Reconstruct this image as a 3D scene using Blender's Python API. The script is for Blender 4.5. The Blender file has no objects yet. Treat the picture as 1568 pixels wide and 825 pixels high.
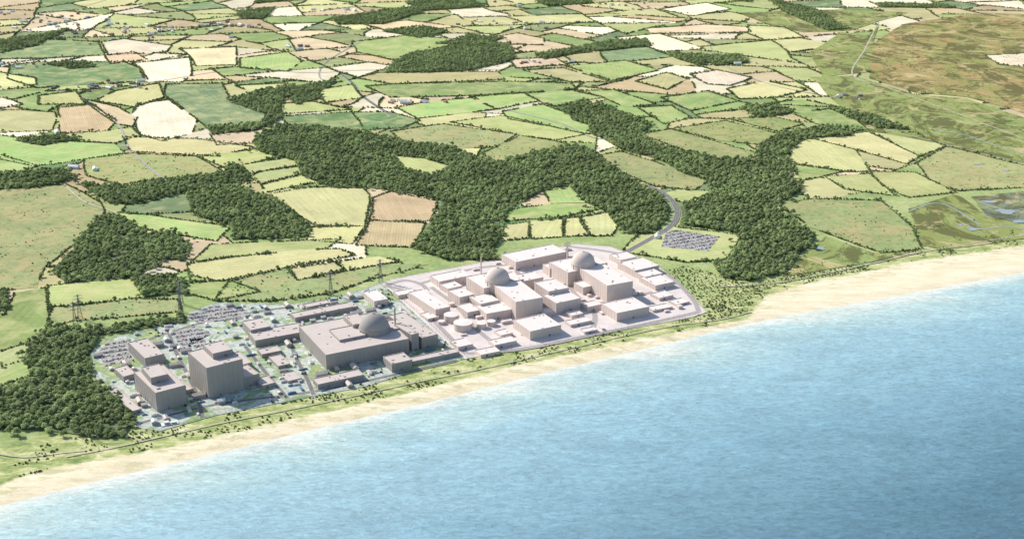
import bpy, bmesh, math, random
import numpy as np
from mathutils import Vector, noise, Matrix
random.seed(7); rng=np.random.default_rng(7)
S=bpy.context.scene
def link(o): S.collection.objects.link(o); return o
# ------------------------------------------------ survey -> ground metres
CH=950.0; PITCH=math.radians(20); F=1893.0
cp,sp=math.cos(PITCH),math.sin(PITCH)
def G(u,v,z=0.0):
    xc=(u-784)/F; yc=-(v-412.5)/F
    dz=-sp+cp*yc; dy=cp+sp*yc
    t=(z-CH)/dz
    return (xc*t, dy*t)
def lin(c):
    return tuple((x/255/12.92 if x/255<=0.04045 else ((x/255+0.055)/1.055)**2.4) for x in c)
# ------------------------------------------------ material helpers
class M:
    def __init__(s,name):
        s.m=bpy.data.materials.new(name); s.m.use_nodes=True
        s.t=s.m.node_tree; s.b=s.t.nodes['Principled BSDF']
        s.b.inputs['Specular IOR Level'].default_value=0.2
        s.b.inputs['Roughness'].default_value=0.85
    def n(s,typ,**k):
        nd=s.t.nodes.new(typ)
        for a,v in k.items(): setattr(nd,a,v)
        return nd
    def l(s,a,b): s.t.links.new(a,b)
    def noise(s,vec,scale,detail=4,rough=0.55,dist=0.0):
        nd=s.n('ShaderNodeTexNoise'); nd.inputs['Scale'].default_value=scale
        nd.inputs['Detail'].default_value=detail; nd.inputs['Roughness'].default_value=rough
        nd.inputs['Distortion'].default_value=dist
        s.l(vec,nd.inputs['Vector']); return nd.outputs['Fac']
    def ramp(s,fac,stops,interp='LINEAR'):
        nd=s.n('ShaderNodeValToRGB'); cr=nd.color_ramp; cr.interpolation=interp
        while len(cr.elements)<len(stops): cr.elements.new(0.5)
        for e,(p,c) in zip(cr.elements,stops):
            e.position=p; e.color=(c[0],c[1],c[2],1) if hasattr(c,'__len__') else (c,c,c,1)
        s.l(fac,nd.inputs['Fac']); return nd.outputs['Color']
    def mix(s,a,b,fac,mode='MIX'):
        nd=s.n('ShaderNodeMix',data_type='RGBA',blend_type=mode)
        for x,i in ((fac,0),(a,6),(b,7)):
            if hasattr(x,'node'): s.l(x,nd.inputs[i])
            else: nd.inputs[i].default_value = x if i==0 else (x[0],x[1],x[2],1)
        return nd.outputs[2]
    def math(s,op,a,b=0.0,c=None,clamp=False):
        nd=s.n('ShaderNodeMath',operation=op); nd.use_clamp=clamp
        for i,x in enumerate((a,b) if c is None else (a,b,c)):
            if hasattr(x,'node'): s.l(x,nd.inputs[i])
            else: nd.inputs[i].default_value=x
        return nd.outputs[0]
    def geo(s): return s.n('ShaderNodeNewGeometry').outputs['Position']
    def obj(s): return s.n('ShaderNodeTexCoord').outputs['Object']
    def attr(s,name): return s.n('ShaderNodeAttribute',attribute_name=name).outputs['Fac']
    def col(s,c): s.l(c,s.b.inputs['Base Color'])
    def mapv(s,vec,scale=(1,1,1),rot=0):
        nd=s.n('ShaderNodeMapping'); nd.inputs['Scale'].default_value=scale
        nd.inputs['Rotation'].default_value=(0,0,rot); s.l(vec,nd.inputs['Vector']); return nd.outputs[0]
def simple(name,c,var=0.12,scale=0.2,rough=0.8,spec=0.2):
    m=M(name); p=m.geo(); f=m.noise(p,scale,5,0.6)
    lo=tuple(x*(1-var*1.5) for x in c); hi=tuple(min(1,x*(1+var)) for x in c)
    m.col(m.ramp(f,[(0.3,lo),(0.7,hi)])); m.b.inputs['Roughness'].default_value=rough
    m.b.inputs['Specular IOR Level'].default_value=spec
    return m.m
def field_mat(name,kind):
    m=M(name); p=m.geo(); o=m.obj()
    oc=m.n('ShaderNodeObjectInfo').outputs['Color']
    big=m.noise(p,0.009,6,0.6,0.4)
    c=m.mix(oc,m.ramp(big,[(0.3,0.84),(0.5,1.02),(0.7,1.17)]),1.0,'MULTIPLY')
    fine=m.noise(p,0.12,4,0.7)
    amt={'crop':0.25,'pasture':0.4,'heath':0.6,'marsh':0.6}[kind]
    c=m.mix(c,m.ramp(fine,[(0.3,0.66),(0.7,1.28)]),amt,'MULTIPLY')
    if kind in('crop','pasture'):
        w=m.n('ShaderNodeTexWave',wave_type='BANDS',bands_direction='Y')
        w.inputs['Scale'].default_value=0.045 if kind=='crop' else 0.02
        w.inputs['Distortion'].default_value=0.6; w.inputs['Detail'].default_value=2
        m.l(o,w.inputs['Vector'])
        c=m.mix(c,m.ramp(w.outputs['Fac'],[(0.0,0.78),(0.35,1.0),(1,1.06)]),0.5 if kind=='crop' else 0.2,'MULTIPLY')
        st=m.noise(m.mapv(o,(0.004,0.09,1)),1.0,3,0.6)
        c=m.mix(c,m.ramp(st,[(0.35,0.85),(0.65,1.1)]),0.6,'MULTIPLY')
        if kind=='pasture':
            dp=m.ramp(m.noise(p,0.013,7,0.65,0.8),[(0.44,0.0),(0.68,0.65)])
            c=m.mix(c,lin((212,204,150)),dp)
            dk=m.ramp(m.noise(p,0.022,7,0.7,0.6),[(0.62,0.0),(0.74,0.4)])
            c=m.mix(c,lin((120,140,90)),dk)
    if kind=='heath':
        a=m.ramp(m.noise(p,0.014,8,0.7,1.0),[(0.44,0.0),(0.64,1.0)])
        c=m.mix(c,lin((194,176,130)),m.math('MULTIPLY',a,0.7))
        b=m.ramp(m.noise(p,0.04,7,0.72),[(0.53,0.0),(0.64,1.0)])
        c=m.mix(c,lin((102,122,76)),m.math('MULTIPLY',b,0.65))
    if kind=='marsh':
        a=m.ramp(m.noise(m.mapv(p,(1.3,0.7,1),0.3),0.0035,9,0.74,1.5),[(0.42,0.0),(0.55,1.0)])
        c=m.mix(c,lin((146,154,92)),m.math('MULTIPLY',a,0.8))
        b=m.ramp(m.noise(m.mapv(p,(1,0.6,1)),0.007,9,0.76,1.5),[(0.48,0.0),(0.54,1.0)])
        c=m.mix(c,lin((96,96,62)),m.math('MULTIPLY',b,0.8))
        e=m.ramp(m.noise(p,0.005,9,0.74,2.5),[(0.54,0.0),(0.60,1.0)])
        c=m.mix(c,lin((206,188,142)),m.math('MULTIPLY',e,0.7))
    m.col(c); m.b.inputs['Roughness'].default_value=0.95; m.b.inputs['Specular IOR Level'].default_value=0.05
    return m.m
MAT={k:field_mat(k+'_ground',k) for k in('crop','pasture','heath','marsh')}
# ------------------------------------------------ coast frame
TH=math.radians(29.5); E=np.array([math.cos(TH),math.sin(TH)]); N=np.array([-math.sin(TH),math.cos(TH)])
coast_px=[(-60,788),(0,772),(60,757),(120,741),(200,722),(300,700),(400,675),(500,650),(600,628),(700,603),(800,578),(900,553),(1000,530),(1100,504),(1200,483),(1300,465),(1400,447),(1500,428),(1600,410)]
inner_px=[(-60,762),(0,742),(60,724),(120,711),(200,696),(300,676),(400,654),(500,631),(600,608),(700,583),(800,559),(900,537),(1000,516),(1100,498),(1150,487),(1163,469),(1172,454),(1240,434),(1330,415),(1410,399),(1500,387),(1600,369)]
def sd(p): p=np.asarray(p); return float(p@E),float(p@N)
cs=np.array([sd(G(*p)) for p in coast_px]); ins=np.array([sd(G(*p)) for p in inner_px])
def coast_d(s):
    s=np.asarray(s,float); r=np.interp(s,cs[:,0],cs[:,1])
    k0=(cs[3,1]-cs[0,1])/(cs[3,0]-cs[0,0])*0.5; k1=(cs[-1,1]-cs[-4,1])/(cs[-1,0]-cs[-4,0])*0.3
    r=np.where(s<cs[0,0],cs[0,1]+(s-cs[0,0])*k0*np.exp(-np.abs(s-cs[0,0])/9000),r)
    return np.where(s>cs[-1,0],cs[-1,1]+(s-cs[-1,0])*k1*np.exp(-np.abs(s-cs[-1,0])/9000),r)
def coast_s(s):
    s=np.asarray(s,float); return sum(coast_d(s+k) for k in(-60,-30,0,30,60))/5
def inner_off(s):
    s=np.asarray(s,float)
    o=ins[:,1]-coast_s(ins[:,0]); od=np.argsort(ins[:,0])
    return np.interp(s,ins[od,0],o[od])
svals=np.concatenate([[-40000,-20000,-9000,-4000,-2000],np.arange(-1200,2900,12.0),[3200,4000,6000,9000,20000,40000]])
def strip(name,offs,zf,attr,mat,sign):
    offs=np.array(offs,float); cd=coast_s(svals); V=[];A=[]
    for s,c in zip(svals,cd):
        io=float(inner_off(s))
        for o in offs:
            p=s*E+(c+sign*o)*N
            V.append((p[0],p[1],zf(o,io))); A.append(attr(o,io))
    n=len(offs);Fc=[]
    for i in range(len(svals)-1):
        for j in range(n-1):
            a=i*n+j; q=(a,a+1,a+n+1,a+n)
            Fc.append(q if sign<0 else q[::-1])
    me=bpy.data.meshes.new(name); me.from_pydata(V,[],Fc)
    at=me.attributes.new('dist','FLOAT','POINT'); at.data.foreach_set('value',np.array(A,np.float32))
    me.materials.append(mat); o=link(bpy.data.objects.new(name,me))
    me.update()
    for p in me.polygons: p.use_smooth=True
    return o
m=M('coastal_ground'); p=m.geo(); d=m.attr('dist')
nz=m.noise(p,0.03,6,0.65); edge=m.math('MULTIPLY_ADD',m.math('SUBTRACT',nz,0.5),45.0,d)
base=m.ramp(m.noise(p,0.006,7,0.65,0.6),[(0.3,lin((136,158,100))),(0.5,lin((166,182,118))),(0.7,lin((198,200,146)))])
base=m.mix(base,m.ramp(m.noise(p,0.08,6,0.7),[(0.35,0.65),(0.65,1.2)]),0.6,'MULTIPLY')
dune=m.ramp(m.noise(m.mapv(p,(0.7,1.6,1),-TH),0.03,8,0.74,0.6),[(0.36,lin((122,142,86))),(0.47,lin((168,180,114))),(0.57,lin((206,206,150))),(0.68,lin((240,228,192)))])
dune=m.mix(dune,m.ramp(m.noise(p,0.15,5,0.75),[(0.35,0.65),(0.6,1.1)]),0.7,'MULTIPLY')
sand=m.ramp(m.noise(m.mapv(p,(0.6,2.2,1),-TH),0.02,8,0.7,0.3),[(0.3,lin((224,208,170))),(0.55,lin((244,231,200))),(0.75,lin((252,244,222)))])
sand=m.mix(sand,m.ramp(m.noise(p,0.25,4,0.7),[(0.3,0.85),(0.6,1.03)]),0.6,'MULTIPLY')
veg=m.ramp(m.noise(m.mapv(p,(0.6,1.8,1),-TH),0.035,8,0.75,0.5),[(0.50,0.0),(0.60,0.9)])
vm=m.math('MULTIPLY',veg,m.math('MULTIPLY',m.math('ADD',edge,75.0),0.018,clamp=True))
sand=m.mix(sand,lin((176,174,122)),m.math('MULTIPLY',vm,0.7))
fd=m.math('MULTIPLY',m.math('ADD',edge,3.0),0.10,clamp=True)
c1=m.mix(sand,dune,fd); fb=m.math('MULTIPLY',m.math('SUBTRACT',edge,105.0),0.02,clamp=True)
c2=m.mix(c1,base,fb)
m.col(c2); m.b.inputs['Roughness'].default_value=0.95
bp=m.n('ShaderNodeBump'); bp.inputs['Strength'].default_value=0.5; bp.inputs['Distance'].default_value=1.5
m.l(m.noise(p,0.12,6,0.7),bp.inputs['Height']); m.l(bp.outputs[0],m.b.inputs['Normal'])
GM=m.m
def gz(o,io):
    if o<0: return -2.6+o*0.08
    if o<30: return -2.6+o*2.6/30
    return 0.0
goffs=[-120,-60,-30,-10,0,6,12,20,30,40,50,60,72,84,96,110,125,140,160,180,200,240,300,400,700,1500,3000,6000,12000,25000,45000]
strip('ground',goffs,gz,lambda o,io:o-io,GM,1)
m=M('sea_water'); p=m.geo(); d=m.attr('dist')
nn=m.noise(m.mapv(p,(0.5,1.6,1),-TH),0.004,6,0.6,0.8)
dd=m.math('MULTIPLY_ADD',m.math('SUBTRACT',nn,0.5),260.0,d)
dn=m.math('DIVIDE',dd,960.0,clamp=True)
c=m.ramp(dn,[(0.0,lin((224,232,220))),(0.05,lin((190,218,216))),(0.16,lin((164,202,212))),(0.42,lin((136,178,194))),(0.7,lin((98,140,158))),(1.0,lin((64,100,118)))])
rip=m.noise(m.mapv(p,(0.65,1.5,1),-TH+0.15),0.10,9,0.8,0.6)
rip2=m.noise(m.mapv(p,(0.6,1.4,1),-TH-0.35),0.018,7,0.72,0.8)
c=m.mix(c,m.ramp(rip,[(0.36,0.66),(0.5,1.0),(0.64,1.3)]),0.85,'MULTIPLY')
c=m.mix(c,m.ramp(rip2,[(0.35,0.85),(0.65,1.12)]),0.8,'MULTIPLY')
fo=m.noise(m.mapv(p,(0.35,2.0,1),-TH),0.03,9,0.72,1.6)
wid=m.noise(p,0.0045,3)
fl=m.math('SUBTRACT',1.0,m.math('DIVIDE',d,m.math('MULTIPLY_ADD',wid,190.0,-20.0)),clamp=True)
ff=m.math('MULTIPLY_ADD',fl,0.46,m.math('SUBTRACT',fo,0.80))
ff=m.math('MULTIPLY',ff,3.6,clamp=True)
c=m.mix(c,lin((240,242,234)),m.math('MULTIPLY',ff,0.8))
wc=m.ramp(m.noise(m.mapv(p,(0.5,2.0,1),-TH),0.2,6,0.75,0.4),[(0.66,0.0),(0.72,0.4)])
c=m.mix(c,lin((225,235,238)),wc)
m.col(c); m.l(m.math('MULTIPLY_ADD',ff,0.5,0.38),m.b.inputs['Roughness']); m.b.inputs['Specular IOR Level'].default_value=0.3
bp=m.n('ShaderNodeBump'); bp.inputs['Strength'].default_value=1.0; bp.inputs['Distance'].default_value=2.4
m.l(rip,bp.inputs['Height']); m.l(bp.outputs[0],m.b.inputs['Normal'])
strip('sea',[-14,0,5,10,16,24,34,46,60,80,110,160,230,320,450,600,800,1000,1300,1800,3000,6000,12000,25000,45000],lambda o,io:-2.5,lambda o,io:max(o,0),m.m,-1)

# ------------------------------------------------ polygons
def warp(x,y,a=7.0,w=140.0):
    v=noise.noise_vector(Vector((x/w,y/w,0.3))); v2=noise.noise_vector(Vector((x/(w*4),y/(w*4),5.3)))
    return x+a*v.x+a*2*v2.x, y+a*v.y+a*2*v2.y
def densify(pts,step=22.0,a=7.0):
    out=[];n=len(pts)
    for i in range(n):
        x0,y0=pts[i];x1,y1=pts[(i+1)%n];L=math.hypot(x1-x0,y1-y0);k=max(1,int(L/step))
        for j in range(k):
            t=j/k; out.append(warp(x0+(x1-x0)*t,y0+(y1-y0)*t,a))
    return out
def pip(P,poly):
    P=np.asarray(P)
    if len(P)==0: return np.zeros(0,bool)
    x,y=P[:,0],P[:,1];q=np.asarray(poly);ins_=np.zeros(len(P),bool)
    mn,mx=q.min(0),q.max(0); cand=np.where((x>=mn[0])&(x<=mx[0])&(y>=mn[1])&(y<=mx[1]))[0]
    if len(cand)==0:return ins_
    X,Y=x[cand],y[cand];r=np.zeros(len(cand),bool);n=len(q)
    for i in range(n):
        x0,y0=q[i];x1,y1=q[(i+1)%n]
        if y0==y1: continue
        c=((y0>Y)!=(y1>Y))&(X<(x1-x0)*(Y-y0)/(y1-y0)+x0); r^=c
    ins_[cand]=r;return ins_
def sheet(name,poly,z,mat,color=None,skirt=0):
    q=np.array(poly);c=q.mean(0)
    n=len(q)
    ev,evec=np.linalg.eigh(np.cov((q-c).T)); a=math.atan2(evec[1,1],evec[0,1])
    ca,sa=math.cos(-a),math.sin(-a)
    V=[((x-c[0])*ca-(y-c[1])*sa,(x-c[0])*sa+(y-c[1])*ca,0) for x,y in q]
    area=sum(q[i][0]*q[(i+1)%n][1]-q[(i+1)%n][0]*q[i][1] for i in range(n))
    if area<0: V=V[::-1]
    Fc=[tuple(range(n))]
    if skirt:
        V=V+[(x,y,-skirt) for x,y,_ in V]
        Fc+=[(i,i+n,(i+1)%n+n,(i+1)%n) for i in range(n)]
    me=bpy.data.meshes.new(name);me.from_pydata(V,[],Fc);me.materials.append(mat)
    o=link(bpy.data.objects.new(name,me));o.location=(c[0],c[1],z);o.rotation_euler[2]=a
    if color: o.color=(*color,1)
    return o
C={'d':('pasture_field','pasture',(120,150,100)),'g':('pasture_field','pasture',(152,174,110)),'b':('pasture_field','pasture',(164,188,118)),
'l':('pasture_field','pasture',(192,200,136)),'y':('meadow_field','pasture',(218,214,156)),'o':('stubble_field','crop',(200,192,142)),
'c':('wheat_field','crop',(248,236,206)),'t':('wheat_field','crop',(232,210,172)),'r':('ploughed_field','crop',(208,186,146)),
's':('pasture_field','pasture',(136,158,114)),'h':('heathland','heath',(164,174,120)),'m':('marsh','marsh',(180,158,108)),
'M':('wetland_marsh','marsh',(160,174,108)),'w':('marsh_lagoon','marsh',(122,138,130)),'k':('heathland','heath',(146,162,102))}
FL=[
('s',[(-60,78),(60,60),(150,65),(160,85),(60,90),(-60,92)]),('d',[(15,100),(60,95),(190,95),(215,105),(225,125),(60,135),(15,120)]),
('c',[(155,65),(190,60),(265,70),(255,80),(165,85)]),('t',[(160,85),(205,80),(230,92),(170,98)]),('c',[(205,97),(290,88),(295,115),(280,127),(230,125),(220,110)]),
('t',[(275,75),(360,72),(360,100),(300,102),(290,85)]),('s',[(255,130),(340,128),(350,150),(405,175),(395,190),(310,192),(270,165),(250,145)]),
('y',[(175,140),(245,128),(250,150),(205,165),(145,155)]),('c',[(210,160),(260,153),(298,185),(290,205),(245,216),(210,207),(200,175)]),
('r',[(88,165),(140,160),(175,185),(165,200),(95,205)]),('o',[(-60,170),(30,168),(85,172),(85,200),(-60,205)]),('c',[(-60,148),(5,150),(35,160),(-60,178)]),
('y',[(-60,108),(0,110),(60,120),(60,130),(-60,137)]),('l',[(60,147),(120,140),(130,160),(60,160)]),('t',[(130,152),(180,165),(208,180),(200,195),(175,190),(140,165)]),
('b',[(-60,205),(0,207),(60,215),(175,220),(190,235),(100,250),(50,255),(-60,228)]),('b',[(-60,230),(0,235),(60,255),(20,268),(-60,275)]),
('l',[(95,205),(165,200),(200,195),(210,207),(175,220),(100,215)]),
('h',[(130,245),(200,235),(300,240),(345,265),(250,275),(180,285),(130,270)]),('y',[(185,210),(300,213),(390,225),(330,240),(200,232)]),
('t',[(320,207),(385,198),(420,200),(400,218),(330,222)]),('l',[(355,255),(400,248),(450,240),(470,253),(395,264),(365,268)]),
('l',[(380,272),(395,264),(470,254),(478,262),(400,282)]),('l',[(400,284),(478,264),(492,278),(412,295)]),
('l',[(300,240),(390,228),(440,236),(400,247),(345,258)]),
('y',[(410,298),(470,288),(550,285),(562,300),(555,345),(480,345),(445,325)]),('r',[(567,303),(595,293),(668,308),(655,337),(562,335)]),
('r',[(562,336),(648,340),(630,378),(545,375)]),('y',[(475,347),(555,345),(540,373),(465,367)]),
('b',[(180,325),(240,330),(352,348),(330,370),(240,355),(190,340)]),('h',[(-60,295),(0,290),(100,283),(150,310),(160,325),(120,370),(70,410),(60,440),(-60,450)]),
('l',[(320,375),(400,370),(520,365),(500,380),(350,394),(290,403)]),('y',[(285,405),(350,395),(460,381),(520,380),(545,390),(450,407),(340,432),(290,422)]),
('y',[(440,412),(512,400),(530,413),(455,430)]),('y',[(515,400),(580,392),(612,400),(532,415)]),('h',[(350,433),(440,410),(455,430),(600,402),(660,404),(580,425),(510,450),(420,462),(330,462)]),
('g',[(285,435),(350,430),(400,448),(330,462),(290,452)]),('l',[(77,437),(130,430),(200,425),(215,455),(100,470),(77,468)]),
('g',[(25,447),(73,440),(77,500),(55,520),(-60,555),(-60,500),(10,480)]),('h',[(80,470),(200,458),(270,460),(275,478),(110,492),(70,505)]),
('g',[(-60,580),(0,560),(42,550),(48,575),(-60,610)]),
('d',[(430,178),(540,172),(560,200),(440,196)]),('d',[(540,172),(600,172),(645,185),(620,196),(560,200)]),('l',[(480,140),(540,130),(558,150),(500,157)]),
('o',[(545,120),(580,112),(760,110),(770,122),(600,130)]),('g',[(560,133),(600,130),(765,125),(870,128),(880,137),(720,147),(600,150)]),
('b',[(610,165),(660,155),(720,150),(758,167),(640,182)]),('b',[(722,148),(800,143),(825,155),(758,167)]),('b',[(802,143),(875,138),(925,150),(850,163),(830,158)]),
('b',[(768,170),(830,160),(920,190),(900,205),(780,182)]),('b',[(875,140),(940,138),(1005,160),(960,165),(925,150)]),
('h',[(600,202),(680,190),(790,205),(760,225),(700,228),(610,215)]),('l',[(690,187),(768,176),(850,195),(895,205),(850,215),(790,205)]),
('h',[(740,235),(795,207),(850,216),(870,222),(820,232),(765,250)]),
('y',[(360,132),(440,128),(470,138),(390,145)]),('l',[(420,160),(480,155),(540,168),(430,175)]),('b',[(540,65),(620,55),(690,60),(690,75),(610,95),(545,80)]),
('b',[(365,90),(440,80),(460,95),(440,110),(365,105)]),('t',[(555,38),(620,32),(700,42),(600,50)]),('t',[(740,60),(790,52),(830,60),(830,70),(760,68)]),
('t',[(780,92),(850,88),(870,100),(790,105)]),('o',[(800,108),(862,105),(930,125),(870,127)]),('b',[(865,102),(960,93),(1010,108),(935,124)]),
('o',[(970,125),(1020,112),(1050,122),(1020,138)]),('c',[(1055,115),(1095,108),(1150,120),(1115,132),(1080,130)]),('y',[(1110,137),(1170,125),(1235,138),(1190,150),(1130,152)]),
('b',[(980,165),(1030,162),(1060,180),(1020,190)]),('g',[(1010,150),(1080,140),(1130,155),(1060,170)]),('g',[(1155,162),(1230,152),(1290,165),(1200,175)]),
('t',[(985,45),(1080,38),(1142,42),(1150,50),(1000,52)]),('y',[(1145,40),(1200,42),(1230,58),(1170,63),(1145,52)]),('c',[(1010,15),(1080,5),(1120,15),(1060,25)]),
('c',[(940,58),(1010,52),(1080,75),(1020,80)]),('t',[(690,75),(730,55),(800,80),(760,88)]),
('h',[(905,240),(950,232),(1040,262),(1085,278),(1065,294),(1000,285),(950,262)]),('h',[(980,205),(1030,198),(1160,235),(1150,246),(1100,245),(1040,228)]),
('k',[(1030,197),(1110,185),(1190,205),(1165,222),(1100,215)]),('k',[(1115,182),(1180,178),(1230,190),(1190,202)]),('g',[(1180,160),(1290,165),(1330,200),(1250,190)]),
('y',[(1203,225),(1240,212),(1310,230),(1330,262),(1290,262),(1215,250)]),('y',[(1240,212),(1330,202),(1410,240),(1390,252),(1310,230)]),
('l',[(1335,203),(1400,203),(1450,225),(1410,240)]),('h',[(1405,250),(1450,225),(1600,262),(1600,285),(1470,293),(1420,275)]),
('l',[(1330,262),(1400,265),(1465,295),(1390,303),(1350,285)]),('g',[(1213,252),(1290,262),(1260,270),(1225,278)]),('l',[(1260,270),(1330,265),(1370,300),(1290,290)]),
('h',[(1195,315),(1240,305),(1350,308),(1395,350),(1407,380),(1350,387),(1240,350)]),('M',[(1390,320),(1465,297),(1510,330),(1600,355),(1600,362),(1440,382),(1408,375),(1398,345)]),
('w',[(1487,302),(1600,290),(1600,352),(1510,330)]),('M',[(1235,388),(1262,362),(1340,388),(1408,385),(1320,405),(1200,425)]),
('l',[(1012,300),(1040,290),(1092,295),(1085,308),(1045,310)]),
('y',[(770,345),(808,339),(808,363),(765,368)]),('y',[(811,338),(863,334),(864,362),(811,364)]),('y',[(866,334),(888,332),(903,360),(867,362)]),('y',[(891,332),(932,326),(946,345),(938,360),(906,361)]),
('b',[(778,320),(850,312),(922,320),(860,331),(772,338)]),('b',[(832,293),(880,288),(902,310),(842,312)]),
('l',[(985,352),(1035,347),(1140,362),(1110,397),(1050,402),(955,385)]),('l',[(607,240),(650,244),(692,256),(660,267),(620,258)]),
('m',[(1335,70),(1380,38),(1500,20),(1640,25),(1640,200),(1540,165),(1480,150),(1400,142),(1330,120)]),('c',[(1510,86),(1600,80),(1600,106),(1530,100)]),
('M',[(1240,80),(1290,50),(1330,55),(1345,40),(1330,110),(1260,118)]),('M',[(1240,118),(1305,116),(1400,145),(1480,152),(1640,205),(1640,265),(1450,222),(1330,200),(1290,163)]),
('M',[(1130,20),(1290,15),(1390,20),(1300,48),(1230,50),(1180,40)]),
]
WOOD=[
[(385,215),(420,193),(500,196),(560,203),(600,214),(640,222),(700,226),(730,240),(765,250),(830,230),(880,222),(905,235),(935,255),(985,285),(1022,308),(1030,335),(1005,357),(955,355),(935,325),(890,305),(872,284),(850,287),(825,296),(780,314),(763,340),(755,390),(700,392),(632,378),(655,340),(672,308),(630,296),(570,290),(500,288),(465,272),(450,245),(400,232)],
[(862,162),(900,154),(960,172),(1008,190),(980,203),(1000,218),(1045,230),(1100,247),(1158,243),(1163,222),(1190,204),(1250,195),(1320,197),(1300,208),(1225,213),(1203,232),(1212,275),(1225,290),(1192,318),(1222,348),(1245,360),(1232,385),(1205,420),(1150,432),(1110,428),(1085,405),(1115,395),(1140,368),(1130,358),(1050,345),(1045,318),(1095,300),(1083,275),(1040,260),(990,240),(955,230),(905,205),(905,190),(880,183)],
[(148,332),(175,328),(228,358),(245,400),(200,428),(110,432),(85,415),(110,390),(130,360)],
[(288,300),(320,290),(360,285),(400,298),(470,345),(465,360),(400,366),(350,368),(352,348),(300,330)],
[(115,283),(180,288),(260,278),(345,265),(350,250),(375,262),(385,278),(350,286),(285,298),(220,312),(160,312)],
[(50,518),(95,503),(150,512),(135,545),(145,580),(195,612),(208,650),(195,672),(140,674),(60,662),(-60,660),(-60,600),(30,590),(52,572),(38,542)],
[(200,430),(250,423),(290,430),(280,452),(215,457)],[(-60,440),(15,445),(18,470),(-60,490)],[(-60,272),(20,268),(100,263),(115,275),(50,290),(-60,295)],
[(342,152),(400,140),(480,130),(520,124),(505,136),(430,152),(432,176),(415,190),(390,200),(320,206),(310,196),(395,190),(405,175)],
[(590,112),(620,85),(690,72),(780,68),(792,92),(720,108),(650,112)],[(665,68),(720,55),(770,60),(740,70)],
[(505,28),(560,22),(630,12),(650,20),(580,38),(520,38)],[(585,48),(640,42),(690,48),(640,58)],[(880,75),(940,62),(990,60),(1000,70),(920,78)],
[(75,98),(130,95),(150,102),(110,106)],[(60,512),(150,503),(282,485),(285,495),(160,512),(95,520)],
[(210,365),(255,355),(290,375),(280,400),(240,395)],[(0,65),(60,55),(110,45),(60,70),(5,82)],[(445,152),(480,140),(495,150),(455,160)],
[(1130,165),(1190,160),(1215,172),(1160,180)],[(360,18),(420,12),(400,30),(365,30)],[(630,378),(755,388),(770,397),(690,398)],
[(620,5),(720,0),(740,10),(650,18)],[(820,0),(900,-6),(910,6),(840,10)],[(1080,-4),(1160,-8),(1150,4)],[(30,215),(85,208),(130,214),(70,224)],
[(820,85),(900,72),(905,78),(835,92)],[(1080,92),(1140,85),(1150,95),(1100,102)],[(1180,0),(1260,20),(1300,45),(1270,48),(1200,18)],[(1270,165),(1330,175),(1390,200),(1340,196)],
]
DUNEBUSH=[[(1045,405),(1130,430),(1160,470),(1150,480),(1085,490),(1083,470),(1020,415)],[(1130,440),(1250,418),(1335,405),(1330,415),(1220,432),(1150,452)]]
fields=[]; zc=0.10
for k,px in FL:
    nm,kind,col=C[k]; poly=densify([G(*q) for q in px]); zc+=0.012
    j=random.uniform(0.93,1.05); col=tuple(min(255,x*j*random.uniform(0.98,1.02)) for x in col)
    sheet(nm,poly,zc,MAT[kind],lin(col)); fields.append((k,poly))
floor=simple('woodland_floor',(0.15,0.19,0.09),0.3,0.1)
woods=[]
for px in WOOD:
    poly=densify([G(*q) for q in px],15,14.0); zc+=0.01; woods.append(poly); sheet('woodland_ground',poly,zc,floor)
nmain=len(woods)
CLEAR=densify([G(*q) for q in [(607,240),(650,244),(692,256),(660,268),(620,260)]],15,4)
sheet('woodland_clearing',CLEAR,zc+0.02,MAT['pasture'],lin(C['l'][2]))
SITEC=[G(*q) for q in [(585,434),(600,428),(760,398),(880,374),(935,378),(1000,402),(1040,432),(1083,478),(1060,486),(712,550)]]
SITEAB=[G(*q) for q in [(135,545),(158,520),(285,492),(290,478),(330,464),(450,466),(530,452),(585,434),(712,550),(640,566),(560,592),(480,607),(330,636),(245,660),(212,655),(180,600),(140,575)]]
def split(poly,out,depth=0):
    q=np.array(poly);n=len(q)
    area=abs(sum(q[i][0]*q[(i+1)%n][1]-q[(i+1)%n][0]*q[i][1] for i in range(n)))/2
    c=q.mean(0)
    lim=46000*(1.0+1.2*random.random()) if area<4e5 else 0
    if c[1]>5200: lim*=1.25
    if area<lim or depth>14: out.append(q);return
    ev,evec=np.linalg.eigh(np.cov((q-c).T)); ax=evec[:,1]
    a=math.atan2(ax[1],ax[0])+random.uniform(-0.3,0.3); ax=np.array([math.cos(a),math.sin(a)])
    pr=(q-c)@ax; off=random.uniform(-0.2,0.2)*(pr.max()-pr.min())
    A=[];B=[]
    for i in range(n):
        p0,p1=q[i],q[(i+1)%n];d0,d1=(p0-c)@ax-off,(p1-c)@ax-off
        (A if d0>=0 else B).append(p0)
        if (d0>=0)!=(d1>=0):
            x=p0+(p1-p0)*d0/(d0-d1);A.append(x);B.append(x)
    if len(A)<3 or len(B)<3: out.append(q);return
    split(A,out,depth+1);split(B,out,depth+1)
cells=[];split([(-5500,1800),(5500,1800),(7500,11500),(-7500,11500)],cells)
autoV=[];autoF=[];autoC=[]
pal=[('g',2.6),('b',2.2),('l',4),('y',4),('d',1.2),('s',2),('c',2.4),('t',2.4),('o',3.2),('r',1.2),('h',2.4)]
palf=[('g',2.4),('b',1.6),('l',3.2),('y',3.8),('d',1),('s',2.6),('c',3.8),('t',3.6),('o',3.8),('r',2.2),('h',2)]
autocells=[]
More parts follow.
